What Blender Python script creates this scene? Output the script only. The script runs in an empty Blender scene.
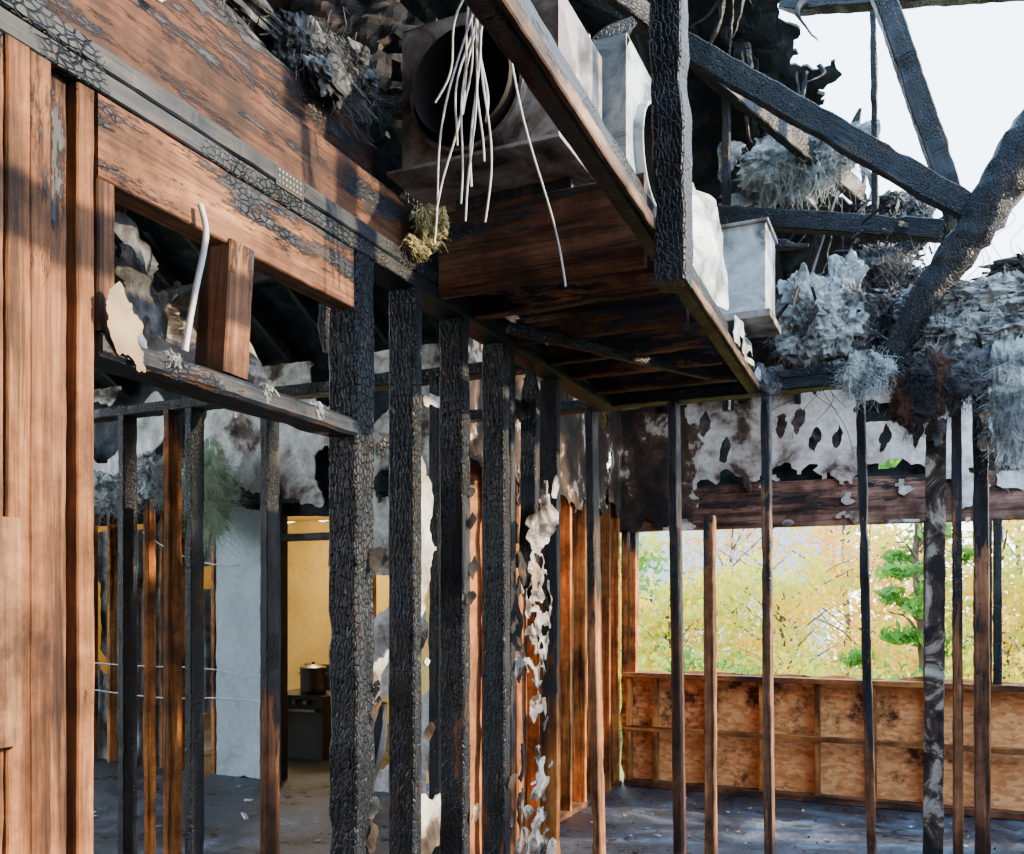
import bpy, math, random, bmesh
from mathutils import Vector, Matrix, noise
random.seed(7)
R=random.random
def U(a,b): return a+(b-a)*R()
SC=bpy.context.scene.collection
# ---------------------------------------------------------------- materials
class NT:
    def __init__(s,name):
        s.m=bpy.data.materials.new(name); s.m.use_nodes=True
        s.t=s.m.node_tree; s.n=s.t.nodes; s.b=s.n['Principled BSDF']; s.out=s.n['Material Output']
        s.b.inputs['Specular IOR Level'].default_value=.3
    def add(s,typ,**k):
        n=s.n.new(typ)
        for a,v in k.items(): setattr(n,a,v)
        return n
    def l(s,a,b): s.t.links.new(a,b)
    def math(s,op,a,b=None,clamp=False):
        n=s.add('ShaderNodeMath',operation=op,use_clamp=clamp)
        for i,x in enumerate((a,b)):
            if x is None: continue
            if isinstance(x,(int,float)): n.inputs[i].default_value=x
            else: s.l(x,n.inputs[i])
        return n.outputs[0]
    def ramp(s,fac,stops,interp='LINEAR'):
        n=s.add('ShaderNodeValToRGB'); n.color_ramp.interpolation=interp
        e=n.color_ramp.elements
        while len(e)<len(stops): e.new(.5)
        for i,(p,c) in enumerate(stops):
            e[i].position=p; e[i].color=(*c,1) if len(c)==3 else c
        s.l(fac,n.inputs[0]); return n.outputs[0]
    def mix(s,fac,a,b,mode='MIX'):
        n=s.add('ShaderNodeMix',data_type='RGBA',blend_type=mode)
        for idx,x in ((0,fac),(6,a),(7,b)):
            if isinstance(x,(int,float)): n.inputs[idx].default_value=x
            elif isinstance(x,tuple): n.inputs[idx].default_value=(*x,1)
            else: s.l(x,n.inputs[idx])
        return n.outputs[2]
    def coords(s,kind='Object',scale=(1,1,1),rand=True):
        tc=s.add('ShaderNodeTexCoord'); o=tc.outputs[kind]
        if rand:
            oi=s.add('ShaderNodeObjectInfo'); r=s.math('MULTIPLY',oi.outputs['Random'],37.0)
            va=s.add('ShaderNodeVectorMath',operation='ADD'); s.l(o,va.inputs[0]); s.l(r,va.inputs[1]); o=va.outputs[0]
        mp=s.add('ShaderNodeMapping'); mp.inputs['Scale'].default_value=scale; s.l(o,mp.inputs[0]); return mp.outputs[0]
    def noise(s,vec,scale,detail=4,rough=.55,dist=0):
        n=s.add('ShaderNodeTexNoise'); n.inputs['Scale'].default_value=scale; n.inputs['Detail'].default_value=detail
        n.inputs['Roughness'].default_value=rough; n.inputs['Distortion'].default_value=dist; s.l(vec,n.inputs['Vector']); return n.outputs['Fac']
    def bump(s,h,strength=.4,dist=.01):
        n=s.add('ShaderNodeBump'); n.inputs['Strength'].default_value=strength; n.inputs['Distance'].default_value=dist
        s.l(h,n.inputs['Height']); s.l(n.outputs[0],s.b.inputs['Normal'])
    def pos(s):
        return s.add('ShaderNodeNewGeometry').outputs['Position']
_c={}
def wood(lo,hi,cz=9,cw=.4,amt=1.0,crk=.5):
    k=('w',lo,hi,cz,cw,amt,crk)
    if k in _c: return _c[k]
    s=NT('charred_wood_%d'%len(_c))
    oc=s.coords('Object',(1,1,1))
    def sc(v):
        mp=s.add('ShaderNodeMapping'); mp.inputs['Scale'].default_value=v; s.l(oc,mp.inputs[0]); return mp.outputs[0]
    g=s.noise(sc((30,30,1.3)),1.0,6,.62,.8)
    g2=s.noise(sc((150,150,5)),1.0,3)
    col=s.ramp(g,[(.30,lo),(.5,tuple((a+b)/2 for a,b in zip(lo,hi))),(.68,hi)])
    oi=s.add('ShaderNodeObjectInfo')
    col=s.mix(1.0,col,s.ramp(oi.outputs['Random'],[(0,(.50,.47,.46)),(.5,(.85,.82,.8)),(1,(1.12,1.10,1.06))]),'MULTIPLY')
    col=s.mix(.6,col,s.ramp(g2,[(.36,(.35,.28,.24)),(.55,(1,1,1))]),'MULTIPLY')
    p=s.pos()
    st=s.noise(p,2.6,7,.72)
    col=s.mix(.92,col,s.ramp(st,[(.38,(.10,.08,.075)),(.50,(.55,.50,.48)),(.60,(1,1,1))]),'MULTIPLY')
    st2=s.noise(sc((16,16,.9)),1.0,5,.7)
    col=s.mix(.85,col,s.ramp(st2,[(.38,(.06,.05,.05)),(.50,(1,1,1))]),'MULTIPLY')
    sx=s.add('ShaderNodeSeparateXYZ'); s.l(p,sx.inputs[0])
    mr=s.add('ShaderNodeMapRange'); s.l(sx.outputs[2],mr.inputs[0])
    mr.inputs[1].default_value=cz-cw; mr.inputs[2].default_value=cz+cw
    n=s.noise(sc((9,9,1.8)),1.0,8,.76)
    f=s.math('ADD',mr.outputs[0],s.math('MULTIPLY',s.math('SUBTRACT',n,.5),2.4*amt))
    m=s.ramp(f,[(.40,(0,0,0)),(.56,(1,1,1))])
    wob=s.add('ShaderNodeVectorMath',operation='ADD'); s.l(sc((85,85,50)),wob.inputs[0])
    nz=s.add('ShaderNodeTexNoise'); nz.inputs['Scale'].default_value=14; s.l(oc,nz.inputs['Vector'])
    s.l(nz.outputs['Color'],wob.inputs[1])
    vo=s.add('ShaderNodeTexVoronoi',feature='DISTANCE_TO_EDGE'); vo.inputs['Scale'].default_value=1; s.l(wob.outputs[0],vo.inputs['Vector'])
    crack=s.ramp(vo.outputs['Distance'],[(0,(0,0,0)),(.14,(1,1,1))])
    wherec=s.ramp(s.noise(oc,3.5,3),[(.58-.3*crk,(0,0,0)),(.70-.3*crk,(1,1,1))])
    crackm=s.mix(wherec,(1,1,1),crack)
    tone=s.ramp(s.noise(sc((26,26,3)),1.0,8,.78),[(.36,(.003,.004,.007)),(.48,(.005,.009,.015)),(.57,(.014,.022,.036)),(.62,(.06,.032,.02)),(.67,(.018,.024,.034)),(.78,(.14,.165,.19))])
    cc=s.mix(crackm,(.0015,.0015,.002),tone)
    s.l(s.mix(m,col,cc),s.b.inputs['Base Color'])
    s.l(s.math('SUBTRACT',.78,s.math('MULTIPLY',m,.26)),s.b.inputs['Roughness'])
    s.b.inputs['Specular IOR Level'].default_value=.28
    h=s.math('ADD',s.math('MULTIPLY',g2,.3),s.math('MULTIPLY',s.math('MULTIPLY',crackm,m),.9))
    h=s.math('ADD',h,s.math('MULTIPLY',g,.5))
    s.bump(h,.75,.006)
    _c[k]=s.m; return s.m
ORG=((.21,.082,.034),(.52,.26,.115))
ORB=((.44,.135,.025),(.95,.42,.10))  # brighter copy of ORG; the sunlit look is put into the colour
BRN=((.085,.032,.018),(.25,.11,.055))
MID=((.13,.058,.034),(.40,.195,.10))
GRY=((.07,.04,.025),(.24,.13,.075))
def W(c,cz=9,cw=.4,amt=1.0,crk=.35): return wood(c[0],c[1],cz,cw,amt,crk)
CH=W(BRN,-1,.2,1.35,.7)
CH2=W(MID,-1,.2,2.1,.7)
CHX=W(BRN,-1,.2,.6,1.3)
def scorch(name,stops,sc=2.2,var=.5,dist=1.2):
    s=NT(name); p=s.coords('Object',(1,1,1),False)
    n=s.noise(p,sc,9,.64,dist)
    col=s.ramp(n,stops)
    f=s.noise(p,26,5); col=s.mix(var,col,s.ramp(f,[(.3,(.35,.33,.31)),(.6,(1,1,1))]),'MULTIPLY')
    s.l(col,s.b.inputs['Base Color']); s.b.inputs['Roughness'].default_value=.85
    s.bump(s.math('ADD',n,s.math('MULTIPLY',f,.3)),.6,.02); return s.m
DRY=scorch('scorched_drywall',[(.33,(.015,.015,.017)),(.40,(.08,.06,.05)),(.45,(.33,.32,.31)),(.52,(.56,.59,.61)),(.7,(.72,.77,.82))],2.0,.5,.4)
DRYD=scorch('burnt_drywall',[(.40,(.012,.012,.015)),(.50,(.045,.028,.022)),(.56,(.10,.065,.05)),(.585,(.42,.40,.37)),(.66,(.50,.49,.47)),(.69,(.10,.07,.05))],3.4,.5,.3)
SHR=scorch('sooty_shreds',[(.36,(.015,.015,.017)),(.46,(.10,.09,.085)),(.54,(.36,.36,.36)),(.7,(.60,.63,.66))],14,.6,.6)
DRYC=scorch('pale_drywall',[(.2,(.20,.24,.26)),(.4,(.40,.50,.56)),(.7,(.50,.61,.68))],1.2,.25)
STUCK=scorch('charred_painted_wood',[(.44,(.010,.010,.012)),(.51,(.07,.045,.035)),(.55,(.28,.25,.22)),(.7,(.55,.53,.50))],5)
YEL=scorch('yellow_painted_plaster',[(.2,(.42,.27,.06)),(.6,(.70,.50,.15))],1.2,.2)
DECK=scorch('charred_roof_sheathing',[(.3,(.005,.008,.012)),(.5,(.015,.025,.037)),(.62,(.035,.055,.08)),(.70,(.05,.04,.03)),(.78,(.14,.17,.19))],3.5)
ATT=scorch('burnt_ceiling_boards',[(.3,(.006,.006,.007)),(.50,(.014,.013,.014)),(.60,(.045,.030,.022)),(.66,(.02,.02,.022)),(.78,(.20,.20,.20))],5)
def metal(name,a,b,c):
    s=NT(name); n=s.noise(s.coords('Object',(1,1,1),False),6,8,.68,.8)
    s.l(s.ramp(n,[(.36,a),(.48,b),(.66,c)]),s.b.inputs['Base Color']); s.b.inputs['Metallic'].default_value=.3
    s.b.inputs['Roughness'].default_value=.5; s.bump(n,.35,.012); return s.m
METAL=metal('galvanised_duct_metal',(.03,.025,.022),(.16,.145,.14),(.40,.40,.41))
METALB=metal('bright_duct_metal',(.08,.10,.11),(.32,.38,.42),(.60,.68,.73))
def plain(name,c,r=.7,met=0,var=.4,sc=12,tr=0):
    s=NT(name); n=s.noise(s.coords('Object',(1,1,1),False),sc,5)
    d=tuple(x*(1-var) for x in c)
    s.l(s.ramp(n,[(.3,d),(.65,c)]),s.b.inputs['Base Color']); s.b.inputs['Roughness'].default_value=r; s.b.inputs['Metallic'].default_value=met
    if tr:
        t=s.add('ShaderNodeBsdfTranslucent'); t.inputs[0].default_value=(*c,1)
        mx=s.add('ShaderNodeMixShader'); mx.inputs[0].default_value=tr
        s.l(s.b.outputs[0],mx.inputs[1]); s.l(t.outputs[0],mx.inputs[2]); s.l(mx.outputs[0],s.out.inputs[0])
    else: s.bump(n,.3,.005)
    return s.m
INS=scorch('singed_insulation',[(.34,(.04,.045,.05)),(.43,(.18,.20,.21)),(.53,(.36,.43,.46)),(.72,(.60,.68,.72))],7)
INSY=scorch('yellow_fibreglass',[(.32,(.08,.07,.03)),(.5,(.42,.38,.18)),(.7,(.66,.62,.38))],9)
INST=scorch('teal_fibreglass',[(.32,(.12,.16,.10)),(.5,(.42,.58,.42)),(.7,(.72,.84,.66))],6)
INSD=scorch('sooty_insulation',[(.38,(.012,.015,.02)),(.50,(.055,.06,.07)),(.66,(.20,.22,.24))],7)
WIRE=plain('white_cable',(.66,.72,.78),.5)
PAPER=plain('singed_paper',(.42,.32,.22),.9,var=.6,sc=9)
BLK=plain('black_enamel_and_duct_shade',(.015,.015,.017),.5)  # enamel black, also the painted shade inside the ducts
STEEL=plain('pot_steel',(.12,.12,.12),.3,.9)
s=NT('osb_sheathing'); vo=s.add('ShaderNodeTexVoronoi'); vo.inputs['Scale'].default_value=1; s.l(s.coords('Object',(22,22,46),False),vo.inputs['Vector'])
sp=s.add('ShaderNodeSeparateColor'); s.l(vo.outputs['Color'],sp.inputs[0])
c=s.ramp(sp.outputs[0],[(0,(.58,.22,.07)),(.5,(.78,.34,.12)),(1,(.92,.48,.20))])
st=s.noise(s.coords('Object',(1,1,1),False),1.9,8,.74)
c=s.mix(1.0,c,s.ramp(st,[(.37,(.10,.08,.075)),(.46,(1,1,1))]),'MULTIPLY')
s.l(c,s.b.inputs['Base Color']); s.b.inputs['Roughness'].default_value=.85; OSB=s.m
s=NT('sooty_concrete_floor'); p=s.coords('Object',(1,1,1),False); n=s.noise(p,1.6,9,.74,.6)
c=s.ramp(n,[(.38,(.010,.012,.017)),(.49,(.032,.040,.055)),(.58,(.10,.12,.16)),(.70,(.26,.31,.39))])
n2=s.noise(p,30,4,.7); c=s.mix(.6,c,s.ramp(n2,[(.4,(.3,.3,.3)),(.55,(1,1,1))]),'MULTIPLY')
s.l(c,s.b.inputs['Base Color']); s.l(s.ramp(n,[(.4,(.22,.22,.22)),(.6,(.65,.65,.65))]),s.b.inputs['Roughness']); s.b.inputs['Specular IOR Level'].default_value=.4
s.bump(s.noise(p,14,8,.75),.7,.03); FLOOR=s.m
GRASS=scorch('autumn_grass',[(.35,(.10,.14,.04)),(.5,(.25,.30,.08)),(.65,(.40,.32,.10))],.8)
# ---------------------------------------------------------------- geometry helpers
def emp(name):
    e=bpy.data.objects.new(name,None); SC.objects.link(e); e.empty_display_size=.1; return e
def mk(name,vs,fs,mat,par=None,smooth=False,M=None):
    me=bpy.data.meshes.new(name); me.from_pydata([tuple(v) for v in vs],[],fs); me.update()
    if smooth:
        for p in me.polygons: p.use_smooth=True
    o=bpy.data.objects.new(name,me); SC.objects.link(o); me.materials.append(mat)
    if M is not None: o.matrix_world=M
    if par: o.parent=par
    return o
def section(w,h,b):
    a,c=w/2,h/2
    return [(-a+b,-c),(a-b,-c),(a,-c+b),(a,c-b),(a-b,c),(-a+b,c),(-a,c-b),(-a,-c+b)]
def beam(name,p0,p1,w,h,mat,par=None,rough=.0015,bev=.003,bow=0,ragged=0,bite=4):
    p0=Vector(p0); p1=Vector(p1); d=p1-p0; L=d.length; z=d.normalized()
    if abs(z.z)>.8: x=Vector((1,0,0)); x=(x-z*x.dot(z)).normalized(); y=z.cross(x)
    else:
        y=Vector((0,0,1)); y=(y-z*y.dot(z)).normalized(); x=y.cross(z)
    M=Matrix((x,y,z)).transposed().to_4x4(); M.translation=p0
    n=max(2,int(L/(.018 if rough>.002 else .10))); sd=Vector((U(0,99),U(0,99),U(0,99)))
    vs=[];fs=[]
    for i in range(n+1):
        t=i/n
        e=1.0
        if ragged and (t*L<.10): e=.35+.65*t*L/.10
        if ragged and ((1-t)*L<.10): e=.35+.65*(1-t)*L/.10
        for j,(a,b) in enumerate(section(w,h,bev)):
            v=Vector((a*e,b*e,t*L))
            bt=max(0,noise.noise((v+sd)*7)-.25)*rough*bite
            nn=noise.noise_vector((v+sd)*4)*rough*.5+noise.noise_vector((v+sd)*19)*rough*.6
            nn.z*=.3
            v=v+nn-Vector((a,b,0)).normalized()*min(bt,.3*min(w,h))
            v.x+=bow*math.sin(math.pi*t)
            vs.append(v)
    for i in range(n):
        for j in range(8):
            k=(j+1)%8; fs.append((i*8+j,i*8+k,(i+1)*8+k,(i+1)*8+j))
    fs.append(tuple(range(7,-1,-1))); fs.append(tuple(n*8+j for j in range(8)))
    return mk(name,vs,fs,mat,par,False,M)
def cb(name,p0,p1,w,h,par=None,rough=.0045,mat=None,**k):
    return beam(name,p0,p1,w,h,mat or CH,par,rough,.005,**k)
def path(name,pts,rad,mat,par=None,rough=.01,k=8,smooth=True):
    pts=[Vector(p) for p in pts]
    P=[pts[0]]+pts+[pts[-1]]; RR=[rad[0]]+list(rad)+[rad[-1]]; C=[];Q=[]
    for i in range(1,len(P)-2):
        for s_ in range(8):
            t=s_/8; a,b,c,d=P[i-1],P[i],P[i+1],P[i+2]
            C.append(.5*((2*b)+(c-a)*t+(2*a-5*b+4*c-d)*t*t+(3*b-a-3*c+d)*t**3)); Q.append(RR[i]*(1-t)+RR[i+1]*t)
    C.append(pts[-1]); Q.append(rad[-1]); vs=[];fs=[]
    for i,c in enumerate(C):
        d=(C[min(i+1,len(C)-1)]-C[max(i-1,0)]).normalized(); x=d.orthogonal().normalized() if i==0 else (x-d*x.dot(d)).normalized(); y=d.cross(x)
        for j in range(k):
            a=2*math.pi*j/k; v=c+(x*math.cos(a)+y*math.sin(a))*Q[i]; v=v+noise.noise_vector(v*17)*rough; vs.append(v)
    for i in range(len(C)-1):
        for j in range(k): fs.append((i*k+j,i*k+(j+1)%k,(i+1)*k+(j+1)%k,(i+1)*k+j))
    fs.append(tuple(range(k-1,-1,-1))); fs.append(tuple((len(C)-1)*k+j for j in range(k)))
    return mk(name,vs,fs,mat,par,smooth)
def wires(name,lines,r,mat,par=None):
    cu=bpy.data.curves.new(name,'CURVE'); cu.dimensions='3D'; cu.bevel_depth=r; cu.bevel_resolution=2
    for L in lines:
        sp=cu.splines.new('NURBS'); sp.points.add(len(L)-1)
        for i,p in enumerate(L): sp.points[i].co=(*p,1)
        sp.use_endpoint_u=True; sp.order_u=3
    cu.materials.append(mat); o=bpy.data.objects.new(name,cu); SC.objects.link(o)
    if par:o.parent=par
    return o
def panel(name,o,u,v,nu,nv,mat,keep=None,amp=.01,thick=.012,par=None,freq=3,jit=.35):
    o=Vector(o);u=Vector(u);v=Vector(v);nrm=u.cross(v).normalized(); vs=[];fs=[]
    for i in range(nu+1):
        for j in range(nv+1):
            a=i/nu;b=j/nv
            p=o+u*a+v*b
            q=noise.noise_vector(p*freq)
            p=p+nrm*(q.x+.4*noise.noise(p*freq*3))*amp*2+ (u/nu)*(noise.noise(p*23)*jit)+(v/nv)*(noise.noise(p*27+Vector((5,5,5)))*jit)
            vs.append(p)
    for i in range(nu):
        for j in range(nv):
            a=(i+.5)/nu;b=(j+.5)/nv
            if keep and not keep(a,b,o+u*a+v*b): continue
            A,B,C_,D=i*(nv+1)+j,(i+1)*(nv+1)+j,(i+1)*(nv+1)+j+1,i*(nv+1)+j+1
            fs.append((A,B,C_,D))
    if keep:
        S={((f[0])//(nv+1),(f[0])%(nv+1)) for f in fs}; out=[]
        for f in fs:
            i,j=f[0]//(nv+1),f[0]%(nv+1)
            n_=((i+1,j) in S,(i-1,j) in S,(i,j+1) in S,(i,j-1) in S)
            A,B,C_,D=f
            if not n_[0] and not n_[2] and n_[1] and n_[3]: out.append((A,B,D))
            elif not n_[0] and not n_[3] and n_[1] and n_[2]: out.append((A,C_,D))
            elif not n_[1] and not n_[2] and n_[0] and n_[3]: out.append((A,B,C_))
            elif not n_[1] and not n_[3] and n_[0] and n_[2]: out.append((B,C_,D))
            else: out.append(f)
        fs=out
    used=sorted({i for f in fs for i in f}); mp={a:b for b,a in enumerate(used)}
    ob=mk(name,[vs[i] for i in used],[tuple(mp[i] for i in f) for f in fs],mat,par)
    m=ob.modifiers.new('s','SOLIDIFY'); m.thickness=thick; m.offset=0
    return ob
def fluff(name,c,r,n,mat,par=None,L=.05,wd=.0022,lump=9):
    c=Vector(c);vs=[];fs=[]
    for q in range(lump):
        bm=bmesh.new(); bmesh.ops.create_icosphere(bm,subdivisions=4,radius=1)
        off=Vector((U(-.65,.65)*r[0],U(-.65,.65)*r[1],U(-.6,.6)*r[2])); sc=Vector((r[0]*U(.25,.5),r[1]*U(.3,.5),r[2]*U(.3,.55)))
        b0=len(vs)
        for w in bm.verts:
            p=Vector((w.co.x*sc.x,w.co.y*sc.y,w.co.z*sc.z)); k=1+.5*noise.noise(w.co*1.9+off*31)+.35*noise.noise(w.co*5+off*11)+.25*noise.noise(w.co*12+off*7)
            vs.append(c+off+p*k)
        for f in bm.faces: fs.append(tuple(b0+w.index for w in f.verts))
        bm.free()
    for q in range(n):
        d=Vector((random.gauss(0,1),random.gauss(0,1),random.gauss(0,1))).normalized()*U(.3,.95)
        p=c+Vector((d.x*r[0],d.y*r[1],d.z*r[2])); g=Vector((random.gauss(0,1),random.gauss(0,1),random.gauss(0,1)-.5)).normalized()
        sd=g.orthogonal().normalized()*wd*U(.4,1.2); b0=len(vs); l=L*U(.3,1.1)
        for k in range(5):
            t=k/4; pp=p+g*l*t+Vector((0,0,-.45*l*t*t))+noise.noise_vector(p*19+Vector((t*3,0,0)))*l*.9*t
            w_=sd*(1-.7*t); vs+= [pp-w_,pp+w_]
        for k in range(4): a=b0+2*k; fs.append((a,a+1,a+3,a+2))
    return mk(name,vs,fs,mat,par)
def chunks(name,box,n,mat,smin,smax,par=None,flat=.4,tilt=.3,lon=3):
    vs=[];fs=[]
    (x0,y0,z0),(x1,y1,z1)=box
    for q in range(n):
        c=Vector((U(x0,x1),U(y0,y1),z0+(z1-z0)*R()**2)); s_=U(smin,smax); e=Vector((s_*U(.6,lon),s_*U(.5,1),s_*flat*U(.3,1)))
        M=Matrix.Rotation(U(0,6.28),3,'Z')@Matrix.Rotation(random.gauss(0,tilt),3,'X')@Matrix.Rotation(random.gauss(0,tilt),3,'Y'); b=len(vs)
        for a in (-1,1):
            for bb in (-1,1):
                for cc in (-1,1): vs.append(c+M@Vector((a*e.x*U(.5,1),bb*e.y*U(.3,1),cc*e.z*U(.4,1))))
        for f in ((0,1,3,2),(4,6,7,5),(0,4,5,1),(2,3,7,6),(0,2,6,4),(1,5,7,3)): fs.append(tuple(b+i for i in f))
    return mk(name,vs,fs,mat,par)
def boxm(name,a,b,mat,par=None):
    (x0,y0,z0),(x1,y1,z1)=a,b
    vs=[(x,y,z) for x in (x0,x1) for y in (y0,y1) for z in (z0,z1)]
    o=mk(name,vs,[(0,1,3,2),(4,6,7,5),(0,4,5,1),(2,3,7,6),(0,2,6,4),(1,5,7,3)],mat,par)
    m=o.modifiers.new('b','BEVEL'); m.width=.003; m.segments=2; return o
def sheet(name,o,u,v,mat,amp=.02,par=None,n=26,q=0): 
    return panel(name,o,u,v,n,n,mat,lambda a,b,p:(abs(a-.5)+abs(b-.5))<.60+.5*noise.noise(p*12)+.25*noise.noise(p*40) and (not q or noise.noise(p*22+Vector((3,9,1)))<q),amp,.002,par,9,.8)
# ================================================================= GROUND / FLOOR
mk('ground',[(-60,-30,-.35),(60,-30,-.35),(60,90,-.35),(-60,90,-.35)],[(0,1,2,3)],GRASS)
boxm('floor',(-9,-3,-.34),(3.6,7.15,0),FLOOR)
boxm('floor.001',(-9,7.15,-.34),(-3.6,9.6,0),FLOOR)
# ================================================================= WALL LEFT (plane X=-1.33 .. -1.42)
wl=emp('wall_left')
XA=-1.375
def studA(n,y,w,mat,z0=0,z1=2.4,dx=0,wx=.089,r=.0021,**k):
    return beam(n,(XA+dx,y,z0),(XA+dx,y,z1),wx,w,mat,wl,r,bite=2,**k)
mo=W(ORG,3.4,.5,.8); mo2=W(ORG,2.5,.5,1.2); mb=W(MID,2.4,.5,1.2)
for i,(y,w_,dx,m_) in enumerate(((-.5,.038,0,mo),(-.1,.038,0,mo2),(.30,.038,0,mo),(.70,.038,0,mo),(.86,.038,0,mo2),(.942,.045,.0,mb),(.987,.042,.004,mo),(1.030,.040,0,mo2),(1.079,.038,-.022,mb),(1.124,.036,-.006,mo2))):
    studA('stud_%d'%i,y,w_,m_,dx=dx,wx=.092)
beam('blocking_near',(XA+.060,.955,1.27),(XA+.060,.953,1.63),.022,.05,W(((.3,.15,.08),(.56,.34,.19)),3.4,.5,.8),wl,.002)
beam('opening_header',(-1.36,1.145,2.325),(-1.36,1.93,2.325),.06,.15,W(MID,2.38,.25,1.7),wl,.0021,bite=2)
beam('top_plate',(XA,-2.4,2.422),(XA,4.1,2.422),.095,.04,W(BRN,2.2,.35,1.2),wl,.0021,bite=2)
beam('top_plate_upper',(XA+.002,-2.4,2.465),(XA+.002,4.1,2.465),.095,.042,W(BRN,2.1,.3,.8,.3),wl,.003,.004)
beam('rim_board',(XA-.02,-2.4,2.585),(XA-.02,2.28,2.585),.038,.16,W(BRN,2.66,.3,1.3),wl,.0021,bite=2)
beam('rim_board_upper',(XA-.16,-2.4,2.80),(XA-.16,2.3,2.80),.038,.20,W(BRN,2.8,.3,1.3),wl,.003)
beam('ceiling_joist',(XA-.10,-2.4,2.68),(XA-.10,2.2,2.68),.14,.02,W(BRN,2.72,.4,1.3),wl,.003)
boxm('nail_plate_1',(XA+.0485,1.62,2.435),(XA+.0505,1.72,2.482),BLK,wl)
for i in range(7):
    for j in range(3): boxm('plate_tooth_%d_%d'%(i,j),(XA+.050,1.628+.0125*i,2.443+.013*j),(XA+.0525,1.632+.0125*i,2.449+.013*j),METAL,wl)
beam('door_header',(XA,1.15,1.955),(XA,1.94,1.945),.10,.045,W(BRN,1.90,.12,1.5),wl,.005,.008)
beam('cripple_1',(XA,1.165,1.98),(XA,1.165,2.25),.085,.038,W(ORG,2.7,.5,1.0),wl,.0021)
beam('cripple_2',(XA,1.50,1.98),(XA+.01,1.51,2.26),.085,.075,W(MID,2.35,.3,1.4),wl,.0025)
cb('post_jack',(XA,1.985,0),(XA,1.985,2.40),.09,.085,wl,rough=.006,mat=W(MID,-1,.2,1.4,1.3))
cb('stud_10',(XA,2.255,0),(XA,2.255,2.40),.089,.045,wl,rough=.0035,mat=W(MID,-1,.2,1.8,.8))
cb('stud_11',(XA,2.565,0),(XA,2.56,2.40),.089,.05,wl,rough=.0035,mat=W(MID,-1,.2,1.8,.8))
cb('stud_12',(XA,2.87,0),(XA,2.87,2.40),.089,.05,wl,rough=.0035,mat=W(MID,-1,.2,1.8,.8))
beam('stud_13',(XA-.05,3.03,0),(XA-.05,3.03,2.4),.089,.038,W(ORG,.9,1.0,1.3),wl,.003)
cb('stud_14',(XA-.02,3.20,1.5),(XA,3.18,2.40),.07,.035,wl,ragged=1)
beam('stud_15',(XA-.12,2.14,0),(XA-.12,2.14,2.4),.06,.038,W(ORB,1.4,.8,1.3),wl,.003)
beam('stud_16',(XA-.12,2.42,0),(XA-.12,2.42,2.4),.06,.038,W(ORB,1.4,.8,1.3),wl,.003)
beam('stud_17',(XA-.02,3.42,0),(XA-.02,3.42,2.4),.08,.038,W(ORB,1.2,.8,1.3),wl,.003)
cb('blocking_char',(XA+.03,2.03,1.0),(XA+.03,2.10,1.22),.04,.03,wl,ragged=1)
panel('old_drywall_behind',(-1.52,2.1,0),(0,.75,0),(0,0,2.2),60,170,DRY,lambda a,b,p: noise.noise(p*3.3+Vector((1,2,8)))+.2*noise.noise(p*14)>.27,.01,.008,wl)
panel('old_drywall_behind_2',(-1.44,2.95,0),(0,.30,0),(0,0,2.4),26,180,DRYD,lambda a,b,p: noise.noise(p*5)+.5*noise.noise(p*14)>.12,.02,.006,wl)
# ================================================================= CEILING (dropped soffit with joists)
ce=emp('ceiling')
beam('soffit_beam',(-.525,-2.4,2.455),(-.685,4.10,2.455),.042,.095,W(BRN,2.3,.35,1.1),ce,.003,.004)
beam('soffit_ledger',(-.495,-2.4,2.425),(-.655,4.10,2.425),.014,.035,W(((.2,.13,.09),(.5,.36,.26)),2.6,.35,1.6),ce,.003,.003)
beam('soffit_end_board',(-1.325,2.38,2.535),(-.69,2.38,2.535),.03,.25,W(((.20,.10,.06),(.54,.29,.17)),2.74,.25,1.3),ce,.0021)
for i,y in enumerate((2.62,2.95,3.25,3.5,3.8)):
    beam('soffit_joist_%d'%i,(-1.325,y,2.46),(-.71,y,2.46),.04,.09,W(MID,2.5,.5,1.5),ce,.003,.005)
panel('soffit_boards',(-1.32,2.4,2.525),(.61,0,0),(0,1.65,0),14,30,W(MID,2.5,.4,1.5),None,.006,.012,ce)
cb('soffit_diag',(-1.25,2.7,2.40),(-.8,3.7,2.42),.03,.035,ce)
# ================================================================= WALL MIDDLE (stud wall Y=4.06)
wm=emp('wall_middle'); YB=4.065
cb('top_plate',(-2.3,YB,2.43),(3.4,YB,2.43),.09,.05,wm)
cb('top_plate_upper',(-1.5,YB,2.475),(3.4,YB,2.475),.09,.04,wm)
def studB(n,x0,x1,w,mat,z1=2.4,r=.003,d=.089): beam(n,(x1,YB,0),(x0,YB,z1),w,d,mat,wm,r,.004)
studB('stud_1',-1.445,-1.40,.038,W(ORG,1.6,.5,1.2))
studB('stud_2',-1.045,-1.01,.040,W(((.12,.05,.03),(.42,.21,.11)),1.75,.6,1.5),r=.0035)
studB('stud_3',-.880,-.872,.045,W(ORG,1.8,.3,1.4),z1=1.88,d=.07)
studB('stud_4',-.632,-.615,.038,W(((.12,.06,.04),(.42,.24,.14)),1.75,.7,1.5),d=.07)
studB('stud_5',-.245,-.190,.036,W(MID,1.0,.9,1.5),d=.06,r=.0045)
studB('stud_6',.045,.03,.075,STUCK,r=.005,z1=2.2)
studB('stud_7',.118,.128,.036,W(ORG,1.6,.7,1.4))
studB('stud_8',.205,.215,.055,W(MID,1.6,.9,1.6),r=.0035)
for i in range(7): studB('stud_%d'%(9+i),.62+.4*i,.62+.4*i,.04,W(BRN,1.4,.9,1.2))
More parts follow.
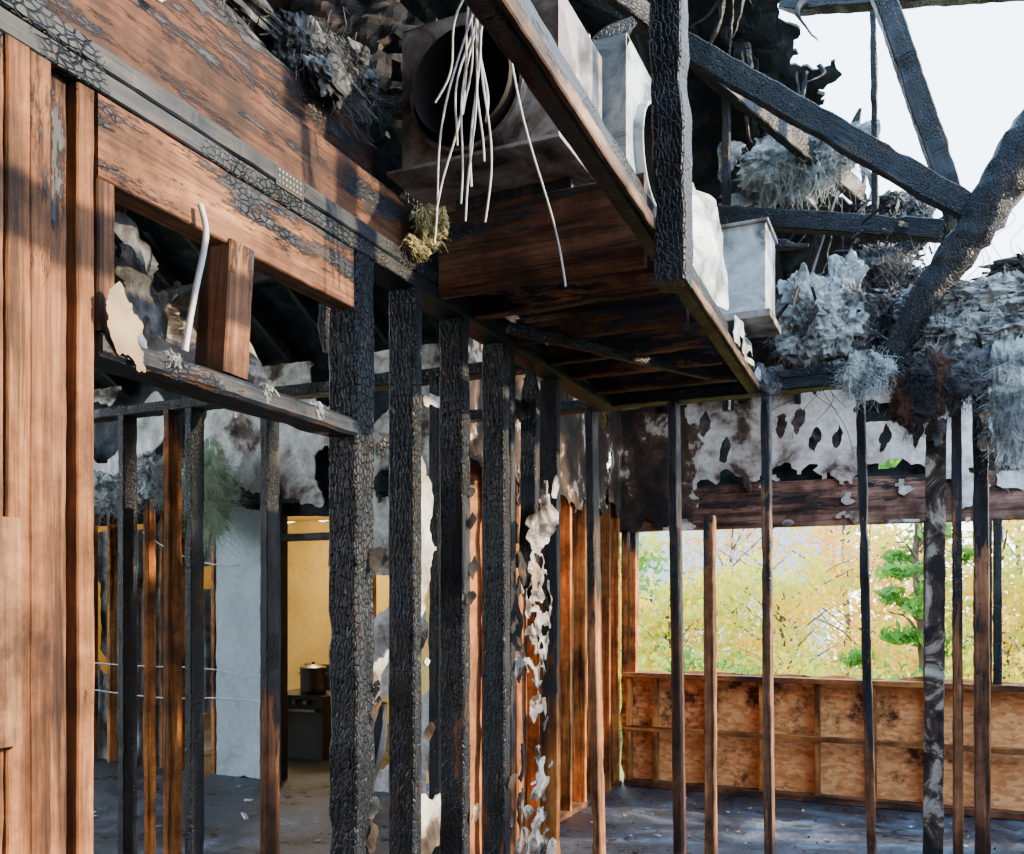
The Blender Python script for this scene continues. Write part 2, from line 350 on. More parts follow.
# ================================================================= WALL HALL  (Y=3.3)
wh=emp('wall_hall'); 
cb('top_plate',(-5,3.3,2.44),(-1.45,3.3,2.44),.09,.05,wh)
for i,x in enumerate((-4.5,-4.07,-3.63,-3.19,-2.735,-2.3,-1.85)):
    beam('stud_%d'%i,(x,3.3,0),(x,3.3,2.42),.045,.089,W(ORG,1.0,.35,.9) if i in(4,) else CH2 if i%2 else CH,wh,.003,.005)
beam('stud_x',(-3.33,3.3,0),(-3.33,3.3,2.42),.038,.089,W(ORB,2.3,.5,1.2),wh,.0025)
beam('stud_y',(-3.50,3.32,0),(-3.50,3.32,2.0),.03,.05,W(ORB,1.9,.4,1.2),wh,.0025)
# ================================================================= WALL SIDE (X=-2.23)
ws=emp('wall_side')
for i,y in enumerate((4.3,4.65,4.95,5.30,5.55,5.85,6.15,6.45,6.7,6.93)):
    beam('stud_%d'%i,(-2.27,y,0),(-2.27,y,2.3),.089,.038,W(ORB,2.3,.4,.9),ws,.002)
beam('top_plate',(-2.27,4.1,2.33),(-2.27,7,2.33),.09,.05,CH,ws,.004)
beam('bottom_plate',(-2.27,4.1,.02),(-2.27,7,.02),.09,.04,W(ORG,3,.5,1),ws,.002)
panel('side_cladding',(-2.34,4.1,0),(0,2.9,0),(0,0,2.4),30,26,scorch('side_back',[(.35,(.03,.018,.012)),(.6,(.40,.15,.05))]),None,.01,.02,ws)
panel('burnt_drywall_band',(-2.215,4.1,2.05),(0,2.9,0),(0,0,1.5),90,50,DRYD,lambda a,b,p: b>.12+.12*noise.noise(p*3.3)+.06*noise.noise(p*12) and noise.noise(p*4+Vector((3,1,7)))<.45,.015,.014,ws)
# ================================================================= WALL BACK (Y=7) with windows
wb=emp('wall_back'); YW=7.03
beam('window_header',(-2.3,YW,2.22),(3.4,YW,2.22),.09,.34,W(((.16,.08,.065),(.48,.30,.25)),2.45,.4,2.0),wb,.003)
beam('window_sill',(-2.2,YW-.02,.90),(3.4,YW-.02,.90),.12,.04,W(ORB,3,.5,.8),wb,.003)
beam('mid_rail',(-2.2,YW-.03,.47),(3.4,YW-.03,.47),.05,.04,W(ORB,3,.5,.8),wb,.003)
beam('bottom_plate',(-2.2,YW-.01,.03),(3.4,YW-.01,.03),.09,.05,W(BRN,2,.5,1.2),wb,.003)
for i,x in enumerate((-2.17,-1.95,-1.52,-1.12,-.72,-.33,.03,.4,.8,1.2,1.7,2.2,2.7,3.2)):
    beam('stud_low_%d'%i,(x,YW-.01,0),(x,YW-.01,.9),.038,.08,W(ORB,3,.5,1.2),wb,.002)
panel('osb_sheathing',(-2.25,YW+.06,-.02),(5.7,0,0),(0,0,.95),56,10,OSB,None,.004,.012,wb)
for i,x in enumerate((-2.2,-2.13,.02,.08,.40,.46,2.4)):
    beam('window_jamb_%d'%i,(x,YW,.9),(x,YW,2.06),.05,.10,W(ORB,1.9,.6,.9) if i<2 else CH,wb,.003)
panel('scorched_drywall_upper',(-2.3,YW-.07,2.32),(5.7,0,0),(0,0,.78),190,34,DRY,lambda a,b,p: b>.12+.2*noise.noise(p*3)+.12*noise.noise(p*11) and noise.noise(p*3.1+Vector((9,2,1)))<.44,.012,.014,wb)
panel('scorched_drywall_corner',(-2.25,YW-.09,2.02),(.70,0,0),(0,0,1.0),34,44,DRYD,lambda a,b,p: b>.1+.2*noise.noise(p*5) and a<.9+.2*noise.noise(p*6),.012,.014,wb)
panel('header_scraps',(-2.2,YW-.06,2.05),(5.5,0,0),(0,0,.33),170,14,DRY,lambda a,b,p: noise.noise(p*4.5+Vector((7,7,1)))+.3*noise.noise(p*15)>.26,.012,.012,wb)
panel('back_sheathing',(-2.3,YW+.05,2.35),(5.7,0,0),(0,0,.8),60,8,DECK,lambda a,b,p:noise.noise(p*2)<.35,.01,.02,wb)
# ================================================================= WALL KITCHEN (Y=6) with door
wd=emp('wall_kitchen')
for i,x in enumerate((-7.6,-7.35,-7.1,-6.85,-6.6,-6.4,-6.2,-6.0,-5.8,-5.6,-4.98,-4.88,-4.32,-4.0,-3.6,-3.2,-2.8,-2.4)):
    beam('stud_%d'%i,(x,6.05,0),(x,6.05,2.3),.038,.089,W(((.5,.2,.06),(1.0,.5,.17)),2.6,.5,.7) if i<10 or i>12 else CH,wd,.002)  # stud colour brightened in place of sun that doesn't reach here
beam('top_plate',(-7.8,6.05,2.33),(-2.3,6.05,2.33),.09,.05,CH,wd,.004)
beam('door_head',(-4.9,6.05,2.02),(-4.33,6.05,2.02),.09,.06,CH,wd,.003)
panel('pale_drywall',(-5.535,5.99,0),(.475,0,0),(0,0,2.26),10,30,DRYC,None,.006,.013,wd)
panel('drywall_right',(-4.30,5.99,0),(2.0,0,0),(0,0,2.3),70,80,DRY,lambda a,b,p: noise.noise(p*1.7)<.12,.012,.013,wd)
panel('drywall_band',(-7.8,5.985,2.20),(5.55,0,0),(0,0,1.25),190,44,DRY,lambda a,b,p: b>.12+.2*noise.noise(p*2.4)+.1*noise.noise(p*9) and noise.noise(p*2.4+Vector((4,4,1)))<.2,.03,.014,wd)
panel('back_sheathing',(-7.9,6.12,0),(2.9,0,0),(0,0,2.5),60,50,scorch('pale_siding_back',[(.36,(.03,.04,.05)),(.46,(.18,.23,.27)),(.60,(.42,.52,.58))],2.5),lambda a,b,p: noise.noise(p*1.4)<.14,.012,.013,wd)
panel('back_sheathing_upper',(-8.2,6.14,2.2),(6.0,0,0),(0,0,1.4),60,20,DECK,None,.012,.013,wd)
panel('sheathing_left',(-7.9,3.0,0),(0,3,0),(0,0,2.6),44,48,DECK,lambda a,b,p: noise.noise(p*1.4)<.1,.012,.013,wd)
# kitchen
wk=emp('wall_far')
panel('yellow_plaster',(-8.6,9.3,0),(5.0,0,0),(0,0,2.5),20,14,YEL,None,.004,.02,wk)
panel('yellow_plaster_side',(-8.6,6.3,0),(0,3.0,0),(0,0,2.5),20,14,YEL,None,.004,.02,wk)
panel('yellow_plaster_right',(-3.7,6.3,0),(0,3.0,0),(0,0,2.5),20,14,YEL,None,.004,.02,wk)
boxm('kitchen_ceiling',(-8.6,6.3,2.5),(-3.7,9.3,2.54),YEL,wk)
st=emp('kitchen_stove')
boxm('body',(-5.75,6.9,.0),(-5.1,7.5,.57),BLK,st); boxm('cooktop',(-5.77,6.88,.57),(-5.08,7.52,.60),BLK,st)
boxm('backguard',(-5.75,7.47,.60),(-5.1,7.52,.85),BLK,st); boxm('oven_handle',(-5.7,6.84,.45),(-5.15,6.875,.48),STEEL,st)
for i in range(4): boxm('knob_%d'%i,(-5.68+.13*i,6.85,.52),(-5.64+.13*i,6.885,.555),STEEL,st)
def lathe(name,prof,c,mat,par=None,k=28):
    vs=[];fs=[]
    for (r,z) in prof:
        for j in range(k): a=2*math.pi*j/k; vs.append((c[0]+r*math.cos(a),c[1]+r*math.sin(a),c[2]+z))
    for i in range(len(prof)-1):
        for j in range(k): fs.append((i*k+j,i*k+(j+1)%k,(i+1)*k+(j+1)%k,(i+1)*k+j))
    return mk(name,vs,fs,mat,par,True)
pt=emp('stock_pot')
lathe('pot_body',[(.001,0),(.12,0),(.125,.02),(.125,.24),(.132,.25),(.12,.245),(.118,.03),(.001,.02)],(-5.36,7.1,.602),STEEL,pt)
lathe('lid',[(.13,.252),(.06,.275),(.015,.28),(.02,.30),(.001,.305)],(-5.36,7.1,.602),STEEL,pt)
boxm('handle_1',(-5.52,7.08,.78),(-5.48,7.12,.80),STEEL,pt); boxm('handle_2',(-5.24,7.08,.78),(-5.20,7.12,.80),STEEL,pt)
# ================================================================= unseen outer walls behind / beside, added to cut ambient light inside
wr=emp('wall_rear_unseen'); panel('sheathing',(-9,-2.7,0),(12.6,0,0),(0,0,2.9),60,16,OSB,None,.006,.02,wr)
for i in range(22): beam('stud_%d'%i,(-8+.5*i,-2.62,0),(-8+.5*i,-2.62,2.8),.038,.089,W(BRN,1.8,.6,1.2),wr,.0015)
wg=emp('wall_right_unseen'); panel('sheathing',(3.55,-2.7,0),(0,9.8,0),(0,0,2.3),60,16,OSB,None,.006,.02,wg)
for i in range(19): beam('stud_%d'%i,(3.48,-2.5+.5*i,0),(3.48,-2.5+.5*i,2.3),.089,.038,W(BRN,1.6,.6,1.2),wg,.0015)
# ================================================================= ROOF
rf=emp('roof')
RY=2.6
def rz(y): return 3.1+(7-y)*.54 if y>RY else 3.1+(7-RY)*.54-(RY-y)*.5
def edge(y):
    pts=[(-9,3.9),(-.5,3.9),(.6,2.5),(1.6,-.3),(2.5,-1.0),(4.5,-.60),(5.0,-.52),(5.6,-.34),(6.4,.02),(7.3,.6)]
    for (a,b),(c,d) in zip(pts,pts[1:]):
        if y<=c: return b+(d-b)*(y-a)/(c-a)
    return .7
def deck(name,x0,x1,y0,y1,nx,ny):
    vs=[];S=set()
    for i in range(nx+1):
        for j in range(ny+1):
            x=x0+(x1-x0)*i/nx; y=y0+(y1-y0)*j/ny; q=Vector((x,y,0))
            vs.append((x+.02*noise.noise(q*19),y+.02*noise.noise(q*18+Vector((4,4,4))),rz(y)+.05*noise.noise(q*2.5)+.03*noise.noise(q*9)))
    for i in range(nx):
        for j in range(ny):
            x=x0+(x1-x0)*(i+.5)/nx; y=y0+(y1-y0)*(j+.5)/ny; q=Vector((x,y,0))
            if x>edge(y)+.22*noise.noise(q*3)+.16*noise.noise(q*8)+.10*noise.noise(q*22): continue
            S.add((i,j))
    fs=[]
    for (i,j) in S:
        A,B,C_,D=i*(ny+1)+j,(i+1)*(ny+1)+j,(i+1)*(ny+1)+j+1,i*(ny+1)+j+1
        n_=((i+1,j) in S,(i-1,j) in S,(i,j+1) in S,(i,j-1) in S)
        if not n_[0] and not n_[2] and n_[1] and n_[3]: fs.append((A,B,D))
        elif not n_[0] and not n_[3] and n_[1] and n_[2]: fs.append((A,C_,D))
        else: fs.append((A,B,C_,D))
    o=mk(name,vs,fs,DECK,rf); m=o.modifiers.new('s','SOLIDIFY'); m.thickness=.02
deck('sheathing_left',-9,-1.6,2.6,7.3,60,44)
deck('sheathing_edge',-1.6,1.2,2.6,7.3,130,220)
deck('sheathing_rear_unseen',-9,4,-3.2,2.6,110,50)  # unseen roof over the camera, added to darken the interior
for i in range(17):
    x=-8.2+i*.49
    y0=2.6 if x<-.9 else 4.6
    if x<-.5: cb('rafter_%d'%i,(x,y0,rz(y0+.01)-.1),(x,7.15,rz(7.15)-.1),.045,.14,rf)
for i in range(22):
    x=-8.2+i*.55
    y1=2.6 if x<-1.1 else .4
    cb('rear_rafter_%d'%i,(x,-3,rz(-3)-.1),(x,y1,rz(y1)-.1),.045,.14,rf)
cb('purlin_1',(-8.3,3.2,rz(3.2)-.2),(-.8,3.2,rz(3.2)-.2),.06,.10,rf); cb('purlin_2',(-8.3,5.2,rz(5.2)-.22),(-.5,5.2,rz(5.2)-.22),.05,.08,rf)
panel('attic_floor_remains',(-3.6,.2,2.98),(2.05,0,.05),(0,2.5,.35),100,120,ATT,lambda a,b,p: a<.93+.2*noise.noise(p*5) and b<.9+.3*noise.noise(p*4)+.1*noise.noise(p*15),.04,.02,rf,5)
panel('attic_slope_remains',(-3.2,2.4,2.9),(1.75,.25,.2),(.1,.5,1.3),90,80,ATT,lambda a,b,p: a<.9+.2*noise.noise(p*6)+.15*noise.noise(p*17) and b<.85+.3*noise.noise(p*4) and noise.noise(p*3)<.3,.04,.02,rf,6)
for i,(a,b) in enumerate((((-3.3,.9,3.05),(-1.5,1.3,3.25)),((-2.9,1.6,3.0),(-1.45,2.3,3.5)),((-3.0,2.2,3.3),(-1.2,2.9,3.25)),((-1.9,2.9,2.9),(-1.0,3.3,3.7)),((-2.2,3.0,2.5),(-2.1,3.1,4.6)))):
    cb('attic_timber_%d'%i,a,b,.045,.09,rf,ragged=1)
RR_=.007
cb('timber_1',(-1.45,4.0,4.38),(.16,4.0,3.05),.06,.10,rf,rough=RR_)
cb('timber_2',(-.20,4.3,4.30),(.14,4.3,3.12),.09,.11,rf,rough=RR_)
cb('timber_3',(-1.3,4.5,3.50),(.16,4.5,3.14),.07,.09,rf,rough=RR_,ragged=1)
path('timber_4',[(.80,4.0,3.85),(.52,4.0,3.47),(.34,4.0,3.22),(.19,4.0,2.98),(.03,4.0,2.75),(-.15,4.03,2.46)],[.11,.11,.10,.08,.06,.045],W(BRN,-1,.2,1.0,1.2),rf,.022,12,True)
cb('timber_5',(-.65,4.6,4.45),(1.1,4.6,4.10),.07,.10,rf,rough=RR_,ragged=1)
cb('timber_6',(-.21,4.6,3.15),(-.22,4.6,4.3),.03,.04,rf,rough=RR_)
cb('timber_7',(-.05,4.5,2.78),(1.0,4.5,2.77),.04,.05,rf,rough=RR_)
cb('timber_8',(-.90,4.2,3.16),(-.47,4.2,3.08),.05,.04,rf,rough=RR_,ragged=1)
cb('timber_9',(-.95,4.8,2.5),(-.95,4.8,4.2),.04,.05,rf)
cb('timber_10',(-.05,4.5,2.5),(.10,4.4,3.15),.035,.05,rf,rough=RR_)
cb('timber_12',(-.80,4.5,2.5),(-1.2,5.4,3.8),.05,.09,rf,rough=RR_)
cb('timber_14',(-1.5,3.2,4.25),(-.3,5.0,3.6),.05,.10,rf,rough=RR_)
cb('timber_15',(-.50,4.9,3.05),(.25,4.7,3.35),.05,.07,rf,rough=RR_,ragged=1)
cb('timber_17',(-.30,4.25,2.55),(.22,4.35,3.02),.05,.07,rf,rough=RR_,ragged=1)
cb('timber_18',(-.62,4.4,2.5),(-.05,4.6,2.92),.05,.06,rf,rough=RR_,ragged=1)
cb('timber_19',(.05,4.1,2.62),(.95,4.3,2.70),.06,.06,rf,rough=RR_,ragged=1)
cb('timber_20',(-.62,5.2,3.2),(-.30,5.0,4.05),.05,.08,rf,rough=RR_,ragged=1)
cb('charred_post',(-.565,2.2,2.28),(-.60,2.22,4.2),.08,.085,rf,rough=.007,mat=CHX)
cb('post_brace',(-.70,2.6,2.5),(-.68,2.65,4.2),.035,.05,rf)
for i in range(54):
    y=U(4.2,6.8); x=edge(y)+U(-.35,.10); z=rz(y)-.02; l=U(.10,.45)
    path('splinter_%d'%i,[(x,y,z),(x+U(-.05,.08),y+U(-.05,.05),z-l*.5),(x+U(-.12,.16),y+U(-.08,.08),z-l)],[U(.008,.022),U(.006,.015),.002],CH if i%3 else INSD,rf,.014,5,False)
panel('hanging_felt',(-1.0,4.9,3.98),(.80,0,-.05),(0,-.10,-.45),60,40,INS,lambda a,b,p:b<.8+.6*noise.noise(p*6)+.3*noise.noise(p*20) and noise.noise(p*5+Vector((1,5,5)))<.3,.05,.01,rf,4,.8)
# ================================================================= DUCTS
def holebox(name,x0,x1,y0,y1,z0,z1,axis,c,r,mat,par,depth=.16):
    if axis=='y': f=lambda a,b,d:(a,y0+d,b); A=(x0,x1,z0,z1)
    else: f=lambda a,b,d:(x1-d,a,b); A=(y0,y1,z0,z1)
    k=40;vs=[];fs=[]
    for j in range(k):
        t=2*math.pi*j/k; ca,sa=math.cos(t),math.sin(t)
        s_=min(((A[1]-c[0])/ca if ca>1e-6 else ((A[0]-c[0])/ca if ca<-1e-6 else 1e9)),((A[3]-c[1])/sa if sa>1e-6 else ((A[2]-c[1])/sa if sa<-1e-6 else 1e9)))
        vs.append(f(c[0]+ca*s_,c[1]+sa*s_,0)); vs.append(f(c[0]+ca*r,c[1]+sa*r,0)); vs.append(f(c[0]+ca*r*1.0,c[1]+sa*r,-.03)); vs.append(f(c[0]+ca*r*.94,c[1]+sa*r*.94,-.03)); vs.append(f(c[0]+ca*r*.94,c[1]+sa*r*.94,depth))
    for j in range(k):
        n=(j+1)%k
        for q in range(4): fs.append((j*5+q,n*5+q,n*5+q+1,j*5+q+1))
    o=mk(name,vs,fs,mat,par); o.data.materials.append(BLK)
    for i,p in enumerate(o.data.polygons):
        if i%4==3: p.material_index=1  # shade inside the duct is put into the black collar colour
    return o
dc=emp('air_duct_plenum')
X0,X1,Y0,Y1,Z0,Z1=-1.385,-.90,2.26,2.62,2.73,3.16
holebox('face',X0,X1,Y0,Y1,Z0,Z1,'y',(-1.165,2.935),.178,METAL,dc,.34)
for nm,a,b in (('left',(X0-.004,Y0,Z0),(X0,Y1,Z1)),('right',(X1,Y0,Z0),(X1+.004,Y1,Z1)),('top',(X0,Y0,Z1),(X1,Y1,Z1+.004)),('bottom',(X0-.02,Y0-.06,Z0-.012),(X1+.03,Y1,Z0)),('back',(X0,Y1,Z0),(X1,Y1+.004,Z1))):
    boxm(nm,a,b,METAL if nm!='back' else BLK,dc)  # black back panel and inner ring carry the opening's shade as colour
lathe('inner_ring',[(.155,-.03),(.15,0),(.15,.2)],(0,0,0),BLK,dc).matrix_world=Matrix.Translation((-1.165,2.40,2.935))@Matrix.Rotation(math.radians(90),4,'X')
boxm('support',(-1.30,2.42,2.665),(-.92,2.56,2.716),CH,dc)
d2=emp('air_duct_box')
X0,X1,Y0,Y1,Z0,Z1=-1.03,-.83,2.66,3.14,2.68,3.24
holebox('side_face',X0,X1,Y0,Y1,Z0,Z1,'x',(2.9,2.96),.17,METALB,d2)
for nm,a,b in (('front',(X0,Y0-.004,Z0),(X1,Y0,Z1)),('left',(X0,Y0,Z0),(X0+.004,Y1,Z1)),('top',(X0,Y0,Z1),(X1,Y1,Z1+.004)),('bottom',(X0,Y0,Z0),(X1,Y1,Z0+.004)),('back',(X0,Y1,Z0),(X1,Y1+.004,Z1)),('leg_1',(X0+.02,Y0+.02,2.545),(X0+.06,Y0+.06,Z0)),('leg_2',(X1-.06,Y1-.06,2.545),(X1-.02,Y1-.02,Z0))):
    boxm(nm,a,b,METALB,d2)
d3=emp('junction_box'); boxm('case',(-.73,3.47,2.59),(-.54,3.70,2.93),METALB,d3); boxm('flange',(-.75,3.45,2.56),(-.52,3.72,2.59),METAL,d3); boxm('lid_lip',(-.74,3.46,2.92),(-.53,3.71,2.935),METAL,d3)
panel('duct_foil_flap',(-.72,2.90,2.55),(.05,.40,0),(.02,-.02,.40),26,28,METALB,lambda a,b,p:b<.95-.3*a+.15*noise.noise(p*9),.02,.004,ce,4)
panel('foil_strip',(-.62,3.25,2.44),(-.02,.75,0),(.0,0,.09),50,8,METALB,lambda a,b,p:noise.noise(p*9)<.25,.01,.003,ce,6)
# ================================================================= WIRES
L=[]
def drape(xe,ze,ye=1.93,k=1.0,top=(-.93,1.90,3.08)):
    P=[top,(top[0]-.01,1.90,3.0)]
    for i in range(1,10):
        t=i/9
        P.append((-.94+(xe+.94)*(t**.7)*k+.013*math.sin(7*t+xe*90),1.90+(ye-1.9)*t+.01*math.cos(6*t+xe*50),2.98+(ze-2.98)*t))
    return P
for xe,ze in ((-1.07,2.45),(-1.04,2.60),(-1.00,2.42),(-.97,2.55),(-1.01,2.68),(-.95,2.40),(-1.09,2.72),(-.99,2.50),(-1.03,2.46),(-.96,2.64)): L.append(drape(xe,ze))
L.append(drape(-.82,2.28,2.1)); L.append(drape(-1.11,2.38))
wires('electrical_cables',L,.0027,WIRE,ce)
wires('conduit_strip',[[(-1.315,1.375,2.29),(-1.305,1.385,2.25),(-1.30,1.37,2.19),(-1.30,1.35,2.12),(-1.31,1.34,2.04),(-1.31,1.33,1.985)]],.006,WIRE,wl)
wires('wall_cables',[[(-7.6,5.9,.95),(-6.5,5.93,.90),(-5.6,5.9,.93),(-5.0,5.92,.85),(-4.9,5.95,.9)],[(-7.2,5.9,.7),(-6.2,5.9,.62),(-5.4,5.92,.68),(-4.95,5.9,.66)],[(-6.3,5.9,2.1),(-5.7,5.88,1.75),(-5.2,5.9,1.8)]],.006,WIRE,wd)
def hang(x,y,z,dx,dy,dz,w=.02,n=7):
    return [(x+dx*t+w*math.sin(6*t+x*40),y+dy*t+w*.5*math.cos(5*t+x*20),z+dz*(t**1.1)) for t in [i/(n-1) for i in range(n)]]
L=[]
for i in range(60):
    x=U(-.6,.5);y=U(4.0,4.4);L.append(hang(x,y,U(2.5,3.1),U(-.2,.2),U(-.1,.1),U(-.5,-.1),.04))
wires('dangling_wires',L,.0015,CH,wm)
# ================================================================= INSULATION, TORN PIECES, DEBRIS
fluff('tuft_1',(-1.29,2.25,2.58),(.05,.06,.06),500,INSY,wl,.03)
fluff('tuft_14',(-1.31,2.20,2.50),(.03,.05,.025),250,INSY,wl,.03)
fluff('tuft_2',(-5.35,5.7,2.45),(.14,.10,.42),3200,INST,wd,.26,.0035,9)
fluff('tuft_2b',(-5.9,5.7,2.55),(.35,.12,.2),1800,INS,wd,.16,.0035,14)
fluff('tuft_3',(-6.6,5.7,2.45),(.6,.12,.18),2000,INS,wd,.14,.0035,20)
fluff('tuft_4',(-.42,4.10,2.72),(.20,.10,.21),3200,INS,wm,.09,.0018,26)
fluff('tuft_5',(-.12,4.15,2.64),(.22,.14,.15),2600,INSD,wm,.10,.0018,20)
fluff('tuft_6',(.25,4.10,2.64),(.38,.12,.17),4200,INS,wm,.11,.0018,36)
fluff('tuft_7',(.75,4.2,2.66),(.34,.16,.19),2600,INS,wm,.10,.0018,24)
fluff('tuft_8',(-.02,3.97,2.34),(.11,.04,.14),2200,W(BRN,2.4,.5,1.5),wm,.09,.0015,18)
fluff('tuft_18',(.12,3.97,2.38),(.12,.04,.11),1500,INSD,wm,.09,.0018,14)
fluff('tuft_21',(-.22,3.98,2.44),(.12,.04,.08),1200,INS,wm,.09,.0018,12)
fluff('tuft_9',(.31,3.96,2.26),(.08,.04,.25),2400,INS,wm,.11,.0018,22)
fluff('tuft_19',(-.62,4.0,2.45),(.08,.05,.06),500,INSD,wm,.06,.002,8)
fluff('tuft_15',(-.15,4.30,2.90),(.17,.12,.16),2200,INSD,wm,.12,.0018,16)
fluff('tuft_16',(.42,4.3,2.82),(.24,.12,.11),1800,INSD,wm,.10,.0018,14)
fluff('tuft_10',(-.56,4.75,3.74),(.30,.07,.15),3000,INS,rf,.13,.002,30)
fluff('tuft_17',(-.12,5.4,3.60),(.18,.2,.14),1600,INSD,rf,.16,.002,12)
fluff('tuft_13',(-1.62,1.3,2.98),(.10,.7,.09),1800,INSD,rf,.07)
fluff('tuft_20',(-1.55,2.1,3.0),(.12,.2,.14),1600,INSD,rf,.09,.002,14)
chunks('rubble_on_plate',((-.6,3.95,2.5),(1.2,4.5,2.84)),520,CH,.005,.018,wm,.6,.9,6)
chunks('rubble_hanging',((-.35,4.3,2.7),(.05,4.8,3.3)),260,CH,.005,.018,rf,.6,1.2,6)
for i,(y,z,s_) in enumerate(((1.19,1.985,.03),(1.32,1.975,.022),(1.60,1.97,.02),(1.78,1.965,.022))):
    fluff('scrap_%d'%i,(-1.335,y,z),(s_*.5,s_,s_*.6),60,INS,wl,.02,.003,4)
sheet('scrap_a',(-1.31,1.12,2.02),(-.02,.10,-.13),(.02,.05,.05),PAPER,.006,wl)
sheet('scrap_b',(-1.38,1.20,2.20),(-.02,.14,-.08),(-.02,.05,.06),INSD,.02,wl)
sheet('scrap_c',(-1.50,1.25,2.05),(0,.22,-.03),(0,.02,.2),INSD,.02,wl)
sheet('scrap_k',(-1.55,1.35,2.02),(0,.30,-.05),(0,.02,.2),METAL,.03,wl,26)
sheet('scrap_d',(-1.30,2.97,1.68),(.05,.16,.02),(-.02,.05,.20),METAL,.03,wl)
sheet('scrap_i',(-1.55,1.6,2.0),(0,.25,-.05),(0,-.05,.25),METAL,.04,wl)
sheet('scrap_j',(-1.345,1.27,2.66),(0,.05,.0),(0,.02,.08),WIRE,.01,wl)
sheet('scrap_e',(-1.33,3.0,1.15),(0,.26,0),(0,.02,.55),SHR,.012,wl,60,.12)
sheet('scrap_f',(-1.33,3.0,.45),(0,.24,0),(0,.02,.5),SHR,.012,wl,60,.12)
for i in range(14):
    w_=U(.03,.06); sheet('tear_%d'%i,(-1.33+U(-.05,.03),U(2.95,3.25),U(.1,2.2)),(U(-.03,.03),w_,U(-.02,.02)),(U(-.02,.02),U(-.02,.02),w_*U(1.2,3)),random.choice([INSD,ATT,DRYD,PAPER,SHR]),.010,wl,18)
for i in range(22):
    x=U(-1,.25); sheet('strip_%d'%i,(x,4.0,U(2.08,2.30)),(.05,.0,.02),(.01,0,.11),random.choice([INSD,SHR,DRYD,CH]),.02,wm,14)
for i in range(16):
    y=random.choice([1.99,2.255,2.56,2.87])+U(-.03,.03); sheet('flake_%d'%i,(-1.325,y,U(.6,2.0)),(.02,.03,.01),(.0,.01,U(.04,.09)),random.choice([ATT,DRYD,CH]),.010,wl,12)
fd=emp('floor_debris')
chunks('char_fragments',((-2.1,4.3,.004),(2.4,6.95,.015)),160,CH,.004,.012,fd,.4,.2,4)
chunks('fallen_leaves',((-2.1,5.6,.004),(2.4,6.95,.015)),320,W(ORB,3,.5,1),.007,.015,fd,.1,.2,1.4)
chunks('plaster_fragments',((-2.1,4.3,.004),(2.4,6.9,.015)),40,DRYC,.005,.014,fd,.3,.2,1.6)
chunks('rubble_left',((-5.5,3.4,.004),(-1.5,5.8,.02)),80,CH,.01,.03,fd,.2,.1)
chunks('plaster_left',((-5.5,3.4,.004),(-1.5,5.8,.02)),24,DRY,.01,.04,fd,.2,.1)
# ================================================================= OUTDOORS
def leafmat(n,c): return plain(n,c,.6,0,.4,3,.55)
Y_,G_,L_,O_,P_=[leafmat('yellow_leaves',(.95,.64,.05)),leafmat('green_leaves',(.13,.34,.05)),leafmat('lime_leaves',(.60,.62,.06)),leafmat('orange_leaves',(.82,.42,.10)),leafmat('hazy_leaves',(.56,.48,.24))]  # palest leaf colour stands in for haze on the far trees
BARK=plain('bark',(.12,.09,.07),.9,0,.5,20)
gr=emp('autumn_trees')
_t=[0]
def tree(x,y,h,r,mats,n=2600,ls=.06,ncl=34,sp=.14):
    _t[0]+=1; e=Vector((x,y,-.36)); q0=_t[0]
    path('trunk_%d'%q0,[e+Vector(v) for v in ((0,0,-.02),(.05,.02,h*.3),(-.05,0,h*.6),(0,.05,h*.92))],[h*.018,h*.015,h*.010,.015],BARK,gr,.03)
    for i in range(10):
        a=U(0,6.28);z=U(.2,.85)*h; d=Vector((math.cos(a),math.sin(a),.7))*r*.75
        path('branch_%d_%d'%(q0,i),[e+Vector((0,0,z)),e+Vector((0,0,z))+d*.5+Vector((0,0,.1)),e+Vector((0,0,z))+d],[h*.005,h*.004,.005],BARK,gr,.02,5)
    for q,mt in enumerate(mats):
        vs=[];fs=[]
        cl=[Vector((random.gauss(0,.5)*r,random.gauss(0,.5)*r,U(.1,1)*h)) for _ in range(ncl)]
        for i in range(n//len(mats)):
            p=e+random.choice(cl)+Vector((random.gauss(0,sp)*r,random.gauss(0,sp)*r,random.gauss(0,sp*.7)*r))
            if p.z<-.25: continue
            a=Vector((random.gauss(0,1),random.gauss(0,1),random.gauss(0,1))).normalized(); b=a.orthogonal().normalized(); s_=ls*U(.5,1.2); k=len(vs)
            vs+=[p-a*s_,p-b*s_*.5,p+a*s_,p+b*s_*.5]; fs.append((k,k+1,k+2,k+3))
        mk('foliage_%d_%d'%(q0,q),vs,fs,mt,gr)
tree(-3.4,13,2.1,1.3,[Y_,L_],3600,.075)
tree(-1.9,14.0,2.4,1.4,[Y_,L_],3600,.075)
tree(-.8,15.5,2.9,1.2,[Y_,O_],2800,.075)
tree(-5.0,14.5,3.9,1.1,[G_,L_],3400,.075)
tree(-.05,12.5,3.7,.5,[G_],3200,.075)
tree(.9,13,3.2,1.3,[L_,Y_],3800,.07)
tree(2.6,14,3.6,1.8,[L_,Y_],3600,.07)
tree(-7.5,19,5,2.3,[G_,P_],3000,.10)
tree(-4.0,21,4.2,2.4,[P_,O_],2600,.09)
tree(-1.5,20,4.4,2.0,[P_,Y_],2400,.09)
tree(1.8,21,4.8,2.6,[P_,G_],3000,.10)
tree(-11,20,5,3,[Y_,G_],2600,.12)
tree(6,18,5,3,[Y_,G_],2600,.12)
for i in range(9): tree(-8+i*1.3,11.6+U(-.4,.4),1.15+U(-.3,.2),.9,[L_,Y_] if i%2 else [G_,L_],2400,.055)
nh=emp('neighbour_house')
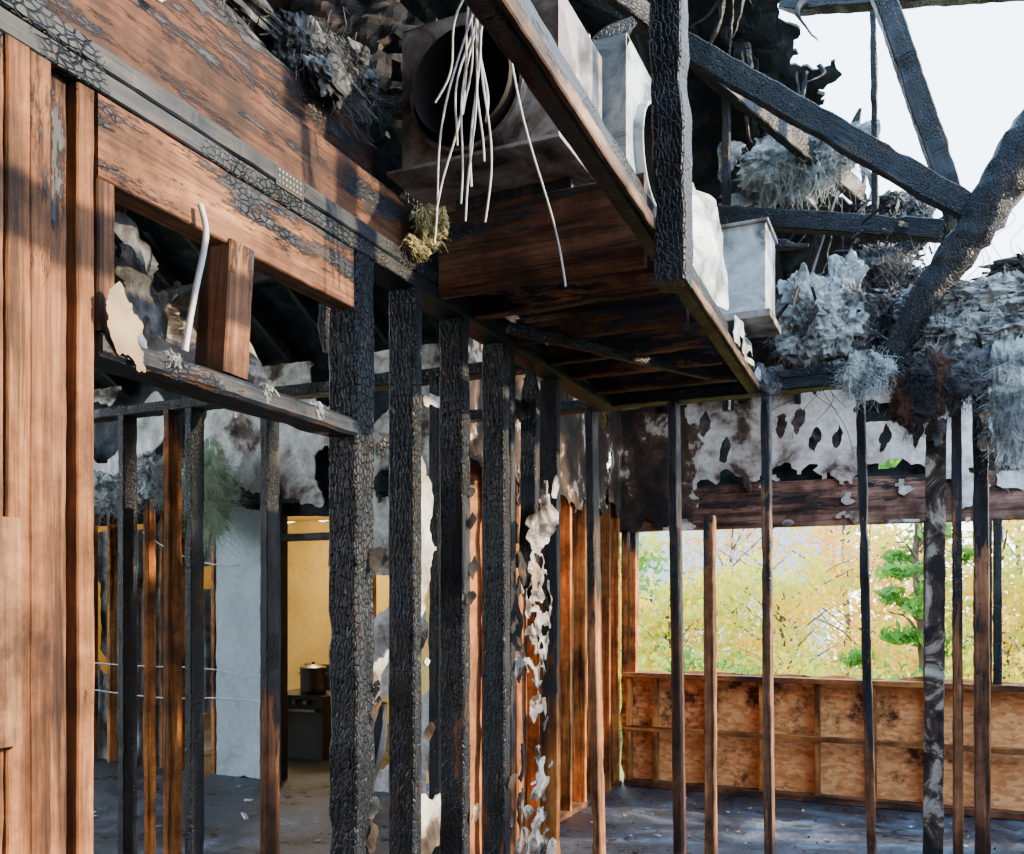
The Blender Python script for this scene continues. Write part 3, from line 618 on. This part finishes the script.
SID=plain('white_siding',(.75,.78,.8),.7,0,.15,2); RFM=plain('grey_shingles',(.3,.32,.35),.9)
boxm('body',(-9.5,27,-.36),(-2.5,33,2.0),SID,nh)
mk('gable_roof',[(-10,26.6,1.95),(-2,26.6,1.95),(-2,33.4,1.95),(-10,33.4,1.95),(-10,30,3.9),(-2,30,3.9)],[(0,1,5,4),(3,4,5,2),(0,4,3),(1,2,5)],RFM,nh)
for i,x in enumerate((-8.5,-6.5,-4.2)): boxm('house_window_%d'%i,(x,26.95,.6),(x+.9,26.99,1.6),BLK,nh)
# ================================================================= LIGHT / WORLD / CAMERA
w=bpy.data.worlds.new('sky'); bpy.context.scene.world=w; w.use_nodes=True; t=w.node_tree
bg=t.nodes['Background']; tc=t.nodes.new('ShaderNodeTexCoord'); sp=t.nodes.new('ShaderNodeSeparateXYZ'); rp=t.nodes.new('ShaderNodeValToRGB')
t.links.new(tc.outputs['Generated'],sp.inputs[0]); t.links.new(sp.outputs[2],rp.inputs[0]); t.links.new(rp.outputs[0],bg.inputs[0])
e=rp.color_ramp.elements; e[0].position=0; e[0].color=(.95,.98,1,1); e[1].position=.95; e[1].color=(.32,.62,1,1)
bg.inputs[1].default_value=8.5
sl=bpy.data.lights.new('sun','SUN'); sl.energy=18.0; sl.angle=.03; sl.color=(1,.76,.46); so=bpy.data.objects.new('sun',sl); SC.objects.link(so)
so.rotation_euler=Vector((1.0,.30,.44)).to_track_quat('Z','Y').to_euler(); so.location=(6,0,6)
kl=bpy.data.lights.new('kitchen_fill','POINT'); kl.energy=120; kl.color=(1,.8,.5); kl.shadow_soft_size=.12; ko=bpy.data.objects.new('kitchen_fill',kl); SC.objects.link(ko); ko.location=(-6.0,8.0,2.1)  # added fill light to brighten the kitchen; no fixture there
cam=bpy.data.cameras.new('camera'); cam.sensor_width=36; cam.lens=36*900/1024; cam.shift_y=173/1024; cam.clip_start=.02
co=bpy.data.objects.new('camera',cam); SC.objects.link(co); co.location=(0,0,1.5); co.rotation_euler=(math.radians(90),0,math.radians(24.6))
bpy.context.scene.camera=co
